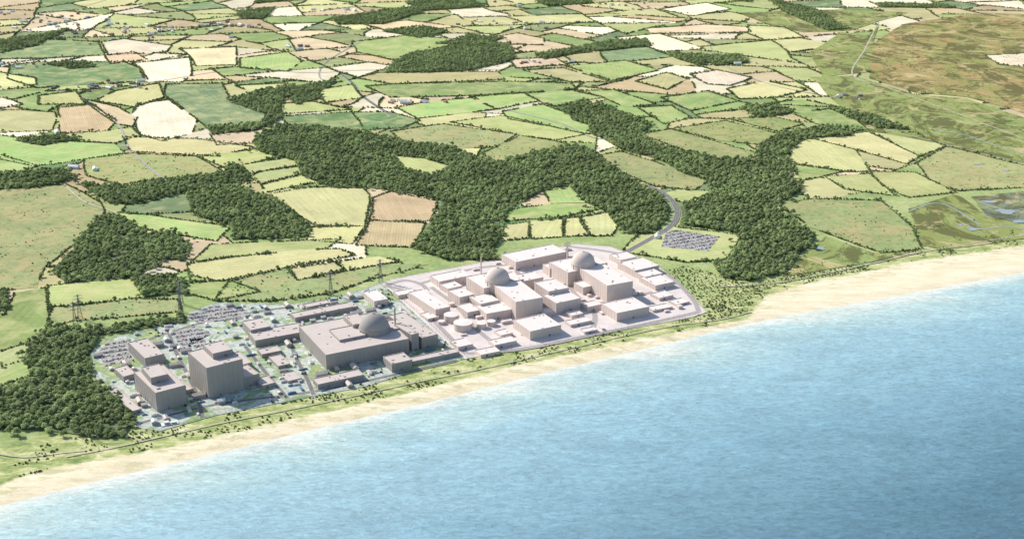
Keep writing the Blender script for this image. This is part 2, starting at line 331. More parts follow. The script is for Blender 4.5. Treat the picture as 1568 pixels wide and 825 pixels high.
for q in cells:
    c=q.mean(0);s_,d_=sd(c);inl=d_-float(coast_s(s_))
    if inl<700 or abs(c[0])>0.48*c[1]+350: continue
    if any(sd(x)[1]-float(coast_s(sd(x)[0]))<420 for x in q): continue
    poly=densify([tuple(x) for x in q],30,20.0);autocells.append(poly)
    pl=palf if (c[1]>5200 or (c[1]>4200 and c[0]<-600)) else pal
    k=random.choices([a for a,_ in pl],[b for _,b in pl])[0];col=np.array(C[k][2],float)*random.uniform(0.88,1.03)
    if random.random()<0.05 and c[1]>3600 and not any(pip(q,f).any() or pip([c],f).any() for _,f in fields): woods.append(poly);col=np.array((118,136,90.))
    b=len(autoV);area=sum(poly[i][0]*poly[(i+1)%len(poly)][1]-poly[(i+1)%len(poly)][0]*poly[i][1] for i in range(len(poly)))
    if area<0: poly=poly[::-1]
    autoV+=[(x,y,0.05) for x,y in poly];autoF.append(tuple(range(b,b+len(poly))));autoC.append((lin(tuple(np.minimum(col,255)))))
me=bpy.data.meshes.new('distant_farmland');me.from_pydata(autoV,[],autoF)
ca=me.color_attributes.new('fieldcol','FLOAT_COLOR','CORNER')
arr=[]
for pf,c in zip(me.polygons,autoC): arr+= [c[0],c[1],c[2],1.0]*pf.loop_total
ca.data.foreach_set('color',arr)
m=M('distant_farmland_ground');p=m.geo();a=m.n('ShaderNodeAttribute',attribute_name='fieldcol').outputs['Color']
c=m.mix(a,m.ramp(m.noise(p,0.008,6,0.65,0.5),[(0.3,0.82),(0.7,1.17)]),0.9,'MULTIPLY')
c=m.mix(c,m.ramp(m.noise(m.mapv(p,(0.01,0.1,1),0.5),1.0,4),[(0.3,0.85),(0.7,1.08)]),0.8,'MULTIPLY')
c=m.mix(c,lin((208,200,152)),m.ramp(m.noise(p,0.012,7,0.7,0.6),[(0.48,0.0),(0.70,0.6)]))
m.col(c);m.b.inputs['Specular IOR Level'].default_value=0.05
me.materials.append(m.m);link(bpy.data.objects.new('distant_farmland',me))

# ------------------------------------------------ prototypes
def proto_coll(name,objs):
    c=bpy.data.collections.new(name)
    for o in objs: c.objects.link(o)
    return c
def leaf_mat(name,c0,c1,c2,tr=0.35):
    m=M(name);r=m.n('ShaderNodeObjectInfo').outputs['Random'];o=m.geo()
    f=m.math('ADD',m.math('MULTIPLY',r,0.6),m.math('MULTIPLY',m.noise(o,0.35,3),0.4))
    c=m.ramp(f,[(0.15,c0),(0.5,c1),(0.85,c2)])
    c=m.mix(c,m.ramp(m.noise(o,0.007,4),[(0.35,0.75),(0.65,1.2)]),0.8,'MULTIPLY')
    m.col(c);m.b.inputs['Roughness'].default_value=0.8;m.b.inputs['Specular IOR Level'].default_value=0.15
    tl=m.n('ShaderNodeBsdfTranslucent');m.l(c,tl.inputs['Color']);mx=m.n('ShaderNodeMixShader');mx.inputs[0].default_value=tr
    m.l(m.b.outputs[0],mx.inputs[1]);m.l(tl.outputs[0],mx.inputs[2])
    out=[n for n in m.t.nodes if n.type=='OUTPUT_MATERIAL'][0];m.l(mx.outputs[0],out.inputs['Surface'])
    return m.m
LEAF=leaf_mat('broadleaf_foliage',(0.22,0.29,0.125),(0.39,0.48,0.215),(0.56,0.64,0.32),0.45)
HLEAF=leaf_mat('hedge_foliage',(0.13,0.18,0.08),(0.21,0.27,0.12),(0.34,0.39,0.19),0.4)
BARK=simple('bark',(0.16,0.13,0.09),0.3,2.0)
def tube(V,Fc,MI,p0,p1,r0,r1,n=5,mi=0):
    p0,p1=Vector(p0),Vector(p1);ax=(p1-p0).normalized();t=ax.orthogonal().normalized();bt=ax.cross(t);b=len(V)
    for p,r in((p0,r0),(p1,r1)):
        for i in range(n):
            a=2*math.pi*i/n;V.append(tuple(p+(t*math.cos(a)+bt*math.sin(a))*r))
    for i in range(n): Fc.append((b+i,b+(i+1)%n,b+n+(i+1)%n,b+n+i));MI.append(mi)
def crown_tree(name,h,r,nl,nleaf,leaf,squash=0.8,trunk=True,ls=1.2):
    V=[];Fc=[];MI=[];lobes=[]
    zc_=h-r*squash*0.9
    for i in range(nl):
        a=2*math.pi*i/nl+random.uniform(-0.4,0.4);rr=r*random.uniform(0.35,0.62) if i else 0
        lobes.append((Vector((rr*math.cos(a),rr*math.sin(a),zc_+random.uniform(-0.35,0.35)*r*squash+(0.3*r if i==0 else 0))),r*random.uniform(0.38,0.58)))
    if trunk:
        tube(V,Fc,MI,(0,0,-0.3),(0,0,h*0.45),h*0.035,h*0.02,6,0)
        for c,_ in lobes[:5]: tube(V,Fc,MI,(0,0,h*random.uniform(0.28,0.42)),tuple(c),h*0.014,h*0.005,4,0)
    for c,rl in lobes:
        b=len(V);na,nb=7,4;ph=random.random()
        for j in range(nb+1):
            t=math.pi*j/nb
            for i in range(na):
                a=2*math.pi*i/na+ph;k=rl*random.uniform(0.62,0.9)
                V.append((c.x+k*math.sin(t)*math.cos(a),c.y+k*math.sin(t)*math.sin(a),c.z+k*squash*math.cos(t)))
        for j in range(nb):
            for i in range(na):
                Fc.append((b+j*na+i,b+(j+1)*na+i,b+(j+1)*na+(i+1)%na,b+j*na+(i+1)%na));MI.append(1)
        for _ in range(int(nleaf/nl)):
            dv=Vector((random.gauss(0,1),random.gauss(0,1),random.gauss(0.3,0.8))).normalized()
            pos=c+Vector((dv.x,dv.y,dv.z*squash))*rl*random.uniform(0.8,1.12)
            nn=(dv+Vector((random.uniform(-.4,.4),random.uniform(-.4,.4),random.uniform(0,.7)))).normalized()
            t=nn.orthogonal().normalized();t.rotate(Matrix.Rotation(random.random()*6.3,3,nn));bt=nn.cross(t);sz=ls*random.uniform(0.5,1.0)
            b=len(V)
            for x,y in((-1,-.6),(.2,-1),(1,.3),(-.3,1)): V.append(tuple(pos+t*x*sz+bt*y*sz*0.8))
            Fc.append((b,b+1,b+2,b+3));MI.append(1)
    me=bpy.data.meshes.new(name);me.from_pydata(V,[],Fc);me.materials.append(BARK);me.materials.append(leaf)
    me.polygons.foreach_set('material_index',MI);return bpy.data.objects.new(name,me)
TREES=proto_coll('woodland_tree_kinds',[crown_tree('broadleaf_tree',random.uniform(10,15),random.uniform(5.6,8.2),random.choice([5,6,7]),190,LEAF,0.68,True,1.35) for _ in range(7)])
HEDGE=proto_coll('hedge_bush_kinds',[crown_tree('hedge_bush',random.uniform(4,6),random.uniform(2.8,3.6),5,70,HLEAF,0.85,True,0.95) for _ in range(4)])
def instancer(name,P,scl,idx,coll,rot=None):
    me=bpy.data.meshes.new(name);me.from_pydata([tuple(p) for p in P],[],[])
    n=len(P)
    a=me.attributes.new('scl','FLOAT','POINT');a.data.foreach_set('value',np.asarray(scl,np.float32))
    a=me.attributes.new('rotz','FLOAT','POINT');a.data.foreach_set('value',np.asarray(rng.random(n)*6.28 if rot is None else rot,np.float32))
    a=me.attributes.new('idx','INT','POINT');a.data.foreach_set('value',np.asarray(idx,np.int32))
    o=link(bpy.data.objects.new(name,me));g=bpy.data.node_groups.new(name+'_scatter','GeometryNodeTree')
    g.interface.new_socket('Geometry',in_out='INPUT',socket_type='NodeSocketGeometry');g.interface.new_socket('Geometry',in_out='OUTPUT',socket_type='NodeSocketGeometry')
    i=g.nodes.new('NodeGroupInput');ou=g.nodes.new('NodeGroupOutput');io=g.nodes.new('GeometryNodeInstanceOnPoints')
    ci=g.nodes.new('GeometryNodeCollectionInfo');ci.inputs['Collection'].default_value=coll;ci.inputs['Separate Children'].default_value=True;ci.inputs['Reset Children'].default_value=True
    def na(nm,t):
        x=g.nodes.new('GeometryNodeInputNamedAttribute');x.data_type=t;x.inputs['Name'].default_value=nm
        return [s for s in x.outputs if s.enabled and s.name=='Attribute'][0]
    cx=g.nodes.new('ShaderNodeCombineXYZ')
    L=g.links.new;L(i.outputs[0],io.inputs['Points']);L(ci.outputs[0],io.inputs['Instance']);io.inputs['Pick Instance'].default_value=True
    L(na('idx','INT'),io.inputs['Instance Index']);L(na('scl','FLOAT'),io.inputs['Scale']);L(na('rotz','FLOAT'),cx.inputs['Z']);L(cx.outputs[0],io.inputs['Rotation'])
    L(io.outputs[0],ou.inputs[0]);md=o.modifiers.new('scatter','NODES');md.node_group=g;return o
def scatter_poly(poly,sp_,jit=0.45):
    q=np.array(poly);mn,mx=q.min(0),q.max(0)
    X,Y=np.meshgrid(np.arange(mn[0],mx[0],sp_),np.arange(mn[1],mx[1],sp_*0.87));X=X+(np.arange(X.shape[0])%2)[:,None]*sp_/2
    P=np.c_[X.ravel(),Y.ravel()];P=P+rng.uniform(-jit,jit,P.shape)*sp_;return P[pip(P,poly)]
def nz2(P,w,z): return np.array([noise.noise(Vector((x/w,y/w,z))) for x,y in P]) if len(P) else np.zeros(0)
def smooth(pts,k=6):
    P=[Vector((*q,0)) for q in pts];out=[]
    for i in range(len(P)-1):
        p0=P[max(i-1,0)];p1=P[i];p2=P[i+1];p3=P[min(i+2,len(P)-1)]
        for j in range(k):
            t=j/k;out.append(0.5*((2*p1)+(p2-p0)*t+(2*p0-5*p1+4*p2-p3)*t*t+(3*p1-p0-3*p2+p3)*t**3))
    out.append(P[-1]);return out
ACC=[(988,284),(1012,294),(1030,309),(1037,328),(1026,348),(993,368),(958,387)]
LANES=[[(520,112),(540,128),(552,145),(580,165),(600,176)]]
def near_line(P,px,dist):
    L=np.array([[v.x,v.y] for v in smooth([G(*q) for q in px],10)]);return np.min(np.hypot(P[:,None,0]-L[None,:,0],P[:,None,1]-L[None,:,1]),1)<dist
WP=[]
for w in woods:
    P=scatter_poly(w,10.2);v=nz2(P,55,1);keepm=(v<0.40)|(rng.random(len(P))<0.4);WP.append(P[keepm])
    e=np.array(w);e=e[rng.random(len(e))<0.45];e=e+rng.normal(0,10,e.shape);WP.append(e)
WP=np.vstack(WP);WP=WP[~pip(WP,CLEAR)]
WP=WP[~pip(WP,SITEC)];WP=WP[~pip(WP,SITEAB)];WP=WP[~near_line(WP,ACC,19)]
P3=np.c_[WP,np.zeros(len(WP))];n=len(P3)
instancer('woodland_trees',P3,rng.uniform(0.5,1.15,n)*(1+0.25*nz2(WP,90,6)),rng.integers(0,7,n),TREES)
occ=set();HP=[]
def add_edge(poly,step):
    n=len(poly)
    for i in range(n):
        x0,y0=poly[i];x1,y1=poly[(i+1)%n];L=math.hypot(x1-x0,y1-y0);k=max(1,int(L/step))
        for j in range(k):
            t=(j+random.random()*0.6)/k;x=x0+(x1-x0)*t;y=y0+(y1-y0)*t
            if noise.noise(Vector((x/90,y/90,2)))>0.36: continue
            key=(int(x//4.2),int(y//4.2))
            if key in occ: continue
            occ.add(key);HP.append((x+random.uniform(-1,1),y+random.uniform(-1,1)))
for k,poly in fields:
    if k in'mMw': continue
    add_edge(poly,4.8)
auto_start=len(HP)
for poly in autocells: add_edge(poly,7.5)
HP=np.array(HP);keep=np.ones(len(HP),bool)
A=HP[auto_start:];bad=np.zeros(len(A),bool)
for _,q in fields: bad|=pip(A,q)
keep[auto_start:]=~bad
for q in woods+[SITEC,SITEAB]: keep&=~pip(HP,q)
keep&=~near_line(HP,ACC,12)
far=HP[:,1]>4200
sc=rng.uniform(0.6,1.3,len(HP))*np.where(far,1.25,1.0)*(1+0.35*nz2(HP,120,12))
HP=HP[keep];sc=sc[keep];n=len(HP)
instancer('hedgerow',np.c_[HP,np.full(n,-0.3)],sc,rng.integers(0,4,n),HEDGE)
T=HP[(rng.random(n)<0.17)&(nz2(HP,150,9)>-0.1)];T=T+rng.uniform(-3,3,T.shape);k=len(T)
instancer('hedgerow_trees',np.c_[T,np.zeros(k)],rng.uniform(0.35,0.85,k),rng.integers(0,7,k),TREES)
SP=[]
for k,q in fields:
    if k in'hkM':
        P=scatter_poly(q,14,0.5);v=nz2(P,70,8);SP.append(P[(v>0.14)&(rng.random(len(P))<0.5)])
    if k=='m':
        P=scatter_poly(q,18,0.5);v=nz2(P,160,8);SP.append(P[v>0.06])
for q in DUNEBUSH: SP.append(scatter_poly(densify([G(*a) for a in q],15,8),8,0.5))
ss=rng.uniform(-1000,2500,6500);oo=np.array([float(coast_s(s)+inner_off(s)) for s in ss])+rng.uniform(4,95,6500)
D=ss[:,None]*E+oo[:,None]*N;v=nz2(D,45,3);D=D[v>0.08];D=D[~pip(D,SITEC)&~pip(D,SITEAB)];SP.append(D)
SP=np.vstack(SP);k=len(SP);instancer('heath_scrub',np.c_[SP,np.full(k,-0.6)],rng.uniform(0.25,0.85,k),rng.integers(0,4,k),HEDGE)

# ------------------------------------------------ power station
CONC=simple('pale_concrete_apron',(0.74,0.66,0.625),0.08,0.03)
def wallmat(name,c,var=0.04):
    m=M(name);p=m.geo();f=m.noise(p,0.05,5,0.6);cc=m.ramp(f,[(0.3,tuple(x*(1-var) for x in c)),(0.7,tuple(x*(1+var) for x in c))])
    st=m.noise(m.mapv(p,(0.8,0.8,0.06)),1.0,4,0.7);cc=m.mix(cc,m.ramp(st,[(0.35,0.92),(0.6,1.02)]),0.7,'MULTIPLY')
    m.col(cc);m.b.inputs['Roughness'].default_value=0.75;m.b.inputs['Specular IOR Level'].default_value=0.1;return m.m
WC=wallmat('pale_cladding',(0.64,0.55,0.50));RC=wallmat('pale_roof_membrane',(0.84,0.76,0.71))
WB=wallmat('grey_cladding',(0.38,0.355,0.335));RB=wallmat('buff_roof_sheeting',(0.64,0.56,0.51))
DK=simple('dark_opening',(0.18,0.19,0.20),0.2,0.3,0.4,0.5);ASP=simple('asphalt',(0.21,0.205,0.20),0.15,0.1);WHT=simple('white_road_paint',(0.75,0.75,0.73),0.05)
def addbox(V,Fc,MI,x0,x1,y0,y1,z0,z1,mi,top=None):
    b=len(V);V+=[(x0,y0,z0),(x1,y0,z0),(x1,y1,z0),(x0,y1,z0),(x0,y0,z1),(x1,y0,z1),(x1,y1,z1),(x0,y1,z1)]
    for f in((0,1,5,4),(1,2,6,5),(2,3,7,6),(3,0,4,7),(4,5,6,7),(3,2,1,0)): Fc.append(tuple(b+i for i in f));MI.append(mi)
    if top is not None: MI[-2]=top
footprints=[]
def bld(name,fl,fr,bl,H,style='C',z0=1.0,vents=None):
    a=np.array(G(*fl,H));b=np.array(G(*fr,H));c=np.array(G(*bl,H));ax=b-a;w=np.hypot(*ax);ax/=w;nr=np.array([-ax[1],ax[0]]);d=float((c-a)@nr)
    d=max(d,4)
    V=[];Fc=[];MI=[];HH=H-z0;pt=0.7;ph=1.1
    addbox(V,Fc,MI,0,w,0,d,-0.5,HH-ph,0,1)
    addbox(V,Fc,MI,-0.15,w+0.15,-0.15,pt,HH-ph+0.003,HH,0,1);addbox(V,Fc,MI,-0.15,w+0.15,d-pt,d+0.15,HH-ph+0.003,HH,0,1)
    addbox(V,Fc,MI,-0.15,pt,pt,d-pt,HH-ph+0.003,HH,0,1);addbox(V,Fc,MI,w-pt,w+0.15,pt,d-pt,HH-ph+0.003,HH,0,1)
    nv=int(min(10 if style=='B' else 5,max(1,w*d/(450 if style=='B' else 900)))) if vents is None else vents
    for _ in range(nv):
        sx,sy,sz=random.uniform(1.5,5),random.uniform(1.5,5),random.uniform(0.4,1.8)
        if w<9 or d<9: sx=sy=1.2
        x=random.uniform(1.5,max(1.6,w-sx-1.5));y=random.uniform(1.5,max(1.6,d-sy-1.5))
        addbox(V,Fc,MI,x,x+sx,y,y+sy,HH-ph+0.01,HH-ph+sz+0.3,0,1)
    top=HH-ph
    if top>5:
        npil=max(2,int(w/9))
        for i in range(npil+1):
            x=i*w/npil;addbox(V,Fc,MI,max(0,x-0.35),min(w,x+0.35),-0.3,-0.003,-0.5,top-0.4,0)
        npil=max(2,int(d/9))
        for i in range(npil+1):
            y=i*d/npil
            addbox(V,Fc,MI,w+0.003,w+0.3,max(0,y-0.35),min(d,y+0.35),-0.5,top-0.4,0);addbox(V,Fc,MI,-0.3,-0.003,max(0,y-0.35),min(d,y+0.35),-0.5,top-0.4,0)
        if top>14: addbox(V,Fc,MI,0.4,w-0.4,-0.2,-0.003,top*0.62,top*0.62+0.7,0)
    x=w*random.uniform(0.2,0.6);addbox(V,Fc,MI,x,x+min(4.5,w*0.3),-0.12,-0.002,-0.4,min(4.5,top-1),2)
    x=w*0.75;addbox(V,Fc,MI,x,x+1.2,-0.12,-0.002,-0.4,2.1,2)
    y=d*0.4;addbox(V,Fc,MI,w+0.002,w+0.12,y,y+min(4,d*0.3),-0.4,min(4.2,top-1),2)
    if style=='B' and 7<top<24:
        for zz in np.arange(3.5,top-2,4.2)[:4]:
            for x in np.arange(2,w-3,4.5): addbox(V,Fc,MI,x,x+2.4,-0.1,-0.002,zz,zz+1.0,2)
    me=bpy.data.meshes.new(name);me.from_pydata(V,[],Fc)
    for mt in((WC,RC,DK) if style=='C' else (WB,RB,DK)): me.materials.append(mt)
    me.polygons.foreach_set('material_index',MI)
    o=link(bpy.data.objects.new(name,me));o.location=(a[0],a[1],z0);o.rotation_euler[2]=math.atan2(ax[1],ax[0])
    footprints.append([tuple(a-3*ax-3*nr),tuple(b+3*ax-3*nr),tuple(b+ax*3+nr*(d+3)),tuple(a-3*ax+nr*(d+3))]);return o
def lathe(name,c,prof,mats,mi,seg=40,z0=1.0,extra=None):
    V=[];Fc=[];MI=[]
    for r,z in prof:
        for i in range(seg): a=2*math.pi*i/seg;V.append((r*math.cos(a),r*math.sin(a),z))
    for j in range(len(prof)-1):
        for i in range(seg): Fc.append((j*seg+i,j*seg+(i+1)%seg,(j+1)*seg+(i+1)%seg,(j+1)*seg+i));MI.append(mi[j])
    if extra: extra(V,Fc,MI)
    me=bpy.data.meshes.new(name);me.from_pydata(V,[],Fc)
    for mt in mats: me.materials.append(mt)
    me.polygons.foreach_set('material_index',MI)
    me.polygons.foreach_set('use_smooth',[len(f)==4 and f[0]<len(prof)*seg for f in Fc])
    o=link(bpy.data.objects.new(name,me));o.location=(c[0],c[1],z0)
    try: me.set_sharp_from_angle(angle=0.5)
    except Exception: pass
    return o
def dome(name,uv,r,hs,style):
    c=G(*uv,hs);prof=[(r,-0.5),(r,hs-3),(r+0.8,hs-3),(r+0.8,hs-1),(r*0.985,hs-1)]
    for k in range(1,15):
        a=math.pi/2*k/14;prof.append((max(0.05,r*0.985*math.cos(a)),hs-1+r*0.93*math.sin(a)))
    def ex(V,Fc,MI):
        tz=hs-1+r*0.93;addbox(V,Fc,MI,-1.5,1.5,-1.5,1.5,tz-0.5,tz+1.5,0)
        for i in range(12):
            a=2*math.pi*i/12;x,y=(r+0.4)*math.cos(a),(r+0.4)*math.sin(a);tube(V,Fc,MI,(x,y,0),(x,y,hs-3),0.8,0.8,6,0)
    mats=(WC,RC) if style=='C' else (WB,RB);lathe(name,c,prof,mats,[0]*(len(prof)-1),48,extra=ex)
    footprints.append([(c[0]-r-2,c[1]-r-2),(c[0]+r+2,c[1]-r-2),(c[0]+r+2,c[1]+r+2),(c[0]-r-2,c[1]+r+2)])
def tank(uv,r,h):
    c=G(*uv,h);prof=[(r,-0.5),(r,h),(r+0.3,h),(r+0.3,h+0.4),(r-0.4,h+0.4),(r*0.5,h+r*0.06),(0.1,h+r*0.09)]
    def ex(V,Fc,MI):
        for i in range(10):
            a=i*0.16;x,y=(r+0.7)*math.cos(a),(r+0.7)*math.sin(a);zz=h*i/10;addbox(V,Fc,MI,x-0.6,x+0.6,y-0.6,y+0.6,zz,zz+0.3,0)
    lathe('storage_tank',c,prof,(WC,RC),[0,0,0,0,1,1],36,extra=ex)
    footprints.append([(c[0]-r,c[1]-r),(c[0]+r,c[1]-r),(c[0]+r,c[1]+r),(c[0]-r,c[1]+r)])
def stack(uv,h,style='C',r=1.6):
    c=G(*uv,0);prof=[(r*1.6,-.5),(r*1.5,h*0.2),(r,h*0.35),(r*0.9,h),(r*1.1,h),(r*1.1,h+0.8),(r*0.7,h+0.8),(r*0.7,h-2)]
    lathe('vent_stack',c,prof,(WC,DK) if style=='C' else (WB,DK),[0]*6+[1],14)
for a in [
('turbine_hall',(790,462),(831,455),(750,430),41),('turbine_hall',(930,437),(969,430),(886,405),41),
('safeguard_building',(741,441),(786,432),(720,422),34),('safeguard_building',(870,417),(914,408),(850,399),34),
('fuel_building',(786,430),(802,427),(772,418),42),('fuel_building',(915,405),(930,402),(903,393),42),
('diesel_generator_building',(736,465),(764,459),(722,453),22),('auxiliary_building',(745,480),(789,472),(730,467),18),
('operations_building',(667,474),(689,469),(634,445),19),('office_building',(673,431),(722,421),(661,421),16),('workshop_building',(686,442),(708,437),(677,434),14),
('switchgear_building',(704,455),(726,450),(692,443),23),('workshop_building',(716,478),(735,474),(703,466),13),
('radwaste_building',(840,446),(871,440),(822,431),33),('auxiliary_building',(852,464),(889,456),(836,450),26),('access_building',(803,430),(832,424),(792,420),24),
('auxiliary_building',(893,440),(925,433),(884,431),18),('diesel_generator_building',(842,411),(864,407),(833,404),21),
('simulator_building',(790,401),(868,385),(772,388),21),('pumping_station',(812,507),(859,497),(787,489),20),('pumping_station',(945,479),(994,469),(925,463),20),
('workshop_building',(758,528),(791,521),(749,520),10),('store_building',(767,513),(785,509),(758,506),8),('store_building',(702,531),(724,526),(690,521),9),('store_building',(736,543),(766,537),(728,535),7),
('office_building',(1004,437),(1032,431),(984,423),13),('auxiliary_building',(972,414),(1009,406),(952,400),17),('workshop_building',(988,424),(1015,418),(976,415),14),
('store_building',(1010,456),(1031,451),(1000,448),8),('store_building',(1036,466),(1056,461),(1027,459),6),('store_building',(874,497),(906,490),(867,490),7),('store_building',(895,508),(915,504),(889,503),6),
('switchgear_building',(950,398),(975,393),(936,389),14),('store_building',(1000,475),(1030,469),(992,469),6),('auxiliary_building',(833,480),(850,476),(826,474),11),
('office_building',(610,452),(640,446),(603,446),9),('store_building',(655,488),(672,484),(646,479),7),
('auxiliary_building',(900,470),(922,465),(892,463),12),('store_building',(876,483),(893,479),(868,477),9),
]: bld(*a)
dome('reactor_building',(762,426),25,46,'C');dome('reactor_building',(893,401),25.5,46,'C')
for u,v,r,h in[(709,494,19,14),(691,482,15,14),(737,495,10,10),(752,492,9,9),(676,492,7,6)]: tank((u,v),r,h)
stack((737,440),68);stack((868,415),68);stack((800,470),30,r=0.8)
for a in [
('turbine_hall',(499,543),(626,518),(466,497),32,'B'),('control_building',(541,497),(562,493),(525,483),42,'B'),('fuel_building',(596,505),(622,500),(584,492),34,'B'),
('auxiliary_building',(646,517),(670,511),(606,480),25,'B'),('auxiliary_building',(630,512),(641,509),(612,494),36,'B'),('cable_building',(632,553),(703,538),(626,547),9,'B'),
('pumping_station',(600,557),(631,550),(588,545),18,'B'),('workshop_building',(487,588),(557,573),(479,579),11,'B'),('office_building',(391,521),(467,507),(377,508),15,'B'),
('office_building',(384,505),(414,499),(373,491),20,'B'),('store_building',(452,486),(540,469),(445,479),11,'B'),('training_building',(573,461),(594,457),(559,446),15,'C'),
('workshop_building',(401,542),(431,536),(394,534),9,'B'),('store_building',(426,560),(444,556),(408,546),7,'B'),('store_building',(441,583),(462,578),(432,571),6,'B'),
('gas_cooled_reactor_building',(316,563),(371,549),(297,536),60,'B'),('gas_cooled_reactor_building',(238,601),(284,589),(214,566),38,'B'),
('turbine_hall',(222,548),(251,541),(212,520),22,'B'),('office_building',(189,576),(208,571),(178,562),13,'B'),('store_building',(202,629),(216,625),(186,590),8,'B'),
('auxiliary_building',(372,578),(397,571),(361,562),22,'B'),('store_building',(401,590),(421,585),(393,578),9,'B'),('store_building',(286,597),(296,594),(276,580),10,'B'),('store_building',(470,470),(505,463),(464,465),7,'B'),
('auxiliary_building',(370,558),(386,554),(355,540),16,'B'),('store_building',(525,473),(548,468),(516,465),8,'B'),
]: bld(*a)
def pent(fl,fr,bl,H,z0): bld('rooftop_plant_room',fl,fr,bl,H,'B',z0=z0,vents=2)
pent((326,541),(356,534),(311,527),70,58.95);pent((231,578),(257,572),(216,562),50,36.95);pent((520,520),(560,512),(500,505),36,30.95)
dome('reactor_building',(573,500),29,40,'B');stack((606,520),62,'B')
sheet('power_station_platform',SITEC,1.0,CONC,skirt=1.5)
m=M('industrial_yard');p=m.geo();f=m.noise(p,0.014,8,0.7,0.8)
c=m.ramp(f,[(0.32,lin((134,160,156))),(0.42,lin((186,200,192))),(0.50,lin((214,214,202))),(0.54,lin((156,182,152))),(0.58,lin((156,174,114))),(0.7,lin((204,208,158)))])
c=m.mix(c,m.ramp(m.noise(p,0.12,6,0.8),[(0.38,0.5),(0.6,1.12)]),0.6,'MULTIPLY')
m.col(c);sheet('industrial_yard_ground',SITEAB,0.9,m.m,skirt=1.2)
PALE=simple('kerb_concrete',(0.5,0.48,0.44),0.1);TRK=simple('sandy_track',(0.52,0.49,0.37),0.15,0.05);GRV=simple('country_lane_surface',(0.42,0.41,0.38),0.15,0.05)
def road(name,px,w,z,mat,line=False,kerb=True):
    P=smooth([G(*q) for q in px]);V=[];Fc=[];MI=[]
    def rib(o0,o1,z0,mi,dash=False):
        b=len(V)
        for i,p in enumerate(P):
            t=(P[min(i+1,len(P)-1)]-P[max(i-1,0)]).normalized();n=Vector((-t.y,t.x,0))
            a=p+n*o0;c=p+n*o1;V.append((a.x,a.y,z0));V.append((c.x,c.y,z0))
        for i in range(len(P)-1):
            if dash and i%2: continue
            Fc.append((b+2*i,b+2*i+2,b+2*i+3,b+2*i+1));MI.append(mi)
    rib(w/2,-w/2,z,0)
    if kerb:
        for s in(1,-1):
            a,b_=s*(w/2),s*(w/2+0.9);rib(max(a,b_),min(a,b_),z+0.12,2)
    if line: rib(0.15,-0.15,z+0.01,1,dash=True)
    me=bpy.data.meshes.new(name);me.from_pydata(V,[],Fc)
    for mt in(mat,WHT,PALE): me.materials.append(mt)
    me.polygons.foreach_set('material_index',MI);return link(bpy.data.objects.new(name,me))
SR=simple('site_road_surface',(0.43,0.39,0.375),0.1)
road('access_road',ACC,13,1.45,ASP,True)
road('railway_cutting_road',LANES[0],12,0.75,ASP)
zr=1.12
for px in[[(590,438),(625,448),(645,468),(665,492),(690,518),(715,542)],[(590,438),(620,430),(645,436),(655,446)],[(715,542),(800,535),(900,515),(1000,494),(1070,478)],[(640,436),(720,413),(780,406)],
          [(870,378),(920,384),(960,393),(1020,420),(1060,458),(1070,478)],[(800,515),(830,478),(805,445),(790,412)],[(905,512),(910,480),(880,450),(860,420)],[(660,440),(700,470),(725,500),(760,530)],[(840,478),(900,468),(1000,448)]]:
    road('site_road',px,9,zr,SR);zr+=0.004
for px in[[(150,545),(200,530),(290,500),(380,480),(450,470)],[(255,500),(270,540),(300,600),(310,640)],[(440,500),(450,540),(470,580),(480,604)],[(215,648),(330,620),(480,600),(600,575),(700,552)],[(375,530),(410,575),(440,610)]]:
    road('site_road',px,7,zr-0.1,ASP);zr+=0.004
zt=0.9
for px,w in[([(100,700),(200,680),(330,650),(480,620),(640,585),(760,560),(1000,505),(1100,490),(1150,478)],3.5),
          ([(1100,440),(1200,432),(1330,405),(1420,385),(1600,355)],4),([(1345,35),(1325,75),(1305,115),(1360,135),(1440,165),(1600,225)],6),([(100,285),(130,310),(180,328),(185,345)],5),
          ([(1568,250),(1450,222),(1330,190),(1240,150)],4),([(-40,688),(30,700),(90,694),(130,690)],3)]:
    road('sandy_track',px,w,1.45+zt*0.1,TRK,kerb=False);zt+=0.1
for px in[[(40,40),(60,25),(130,10),(180,-5)],[(-40,140),(60,138),(130,140),(240,125),(360,108),(480,112),(560,108),(800,106),(900,98)],[(250,275),(200,230),(180,190),(130,150)],
          [(560,60),(500,95),(490,120),(520,125)],[(780,170),(860,190),(905,210),(940,215)],[(1080,60),(1110,100),(1180,130),(1280,150)]]:
    road('country_lane',px,6,1.4+zt*0.1,GRV,kerb=False);zt+=0.1
WAT=simple('creek_water',(0.36,0.43,0.42),0.1,0.05,0.15,0.5)
for px in[[(1480,345),(1500,352),(1540,348),(1600,356)],[(1390,325),(1440,312),(1500,345)],[(1500,310),(1540,322),(1600,318)],[(1430,200),(1480,208),(1520,222),(1600,246)]]:
    road('creek',px,5,1.4+zt*0.1,WAT,kerb=False);zt+=0.1
def pond(u,v,r):
    c=G(u,v);poly=[(c[0]+r*math.cos(a)*(1+0.35*math.sin(a*3+u)),c[1]+r*math.sin(a)*(0.7+0.2*math.sin(a*2+v))) for a in np.arange(0,6.28,0.25)];sheet('marsh_pool',poly,1.9,WAT)
for u,v,r in[(1255,381,14),(1498,252,14),(1540,262,10),(1490,352,16),(1540,325,26),(1515,310,18),(1560,340,20),(1470,345,9)]: pond(u,v,r)
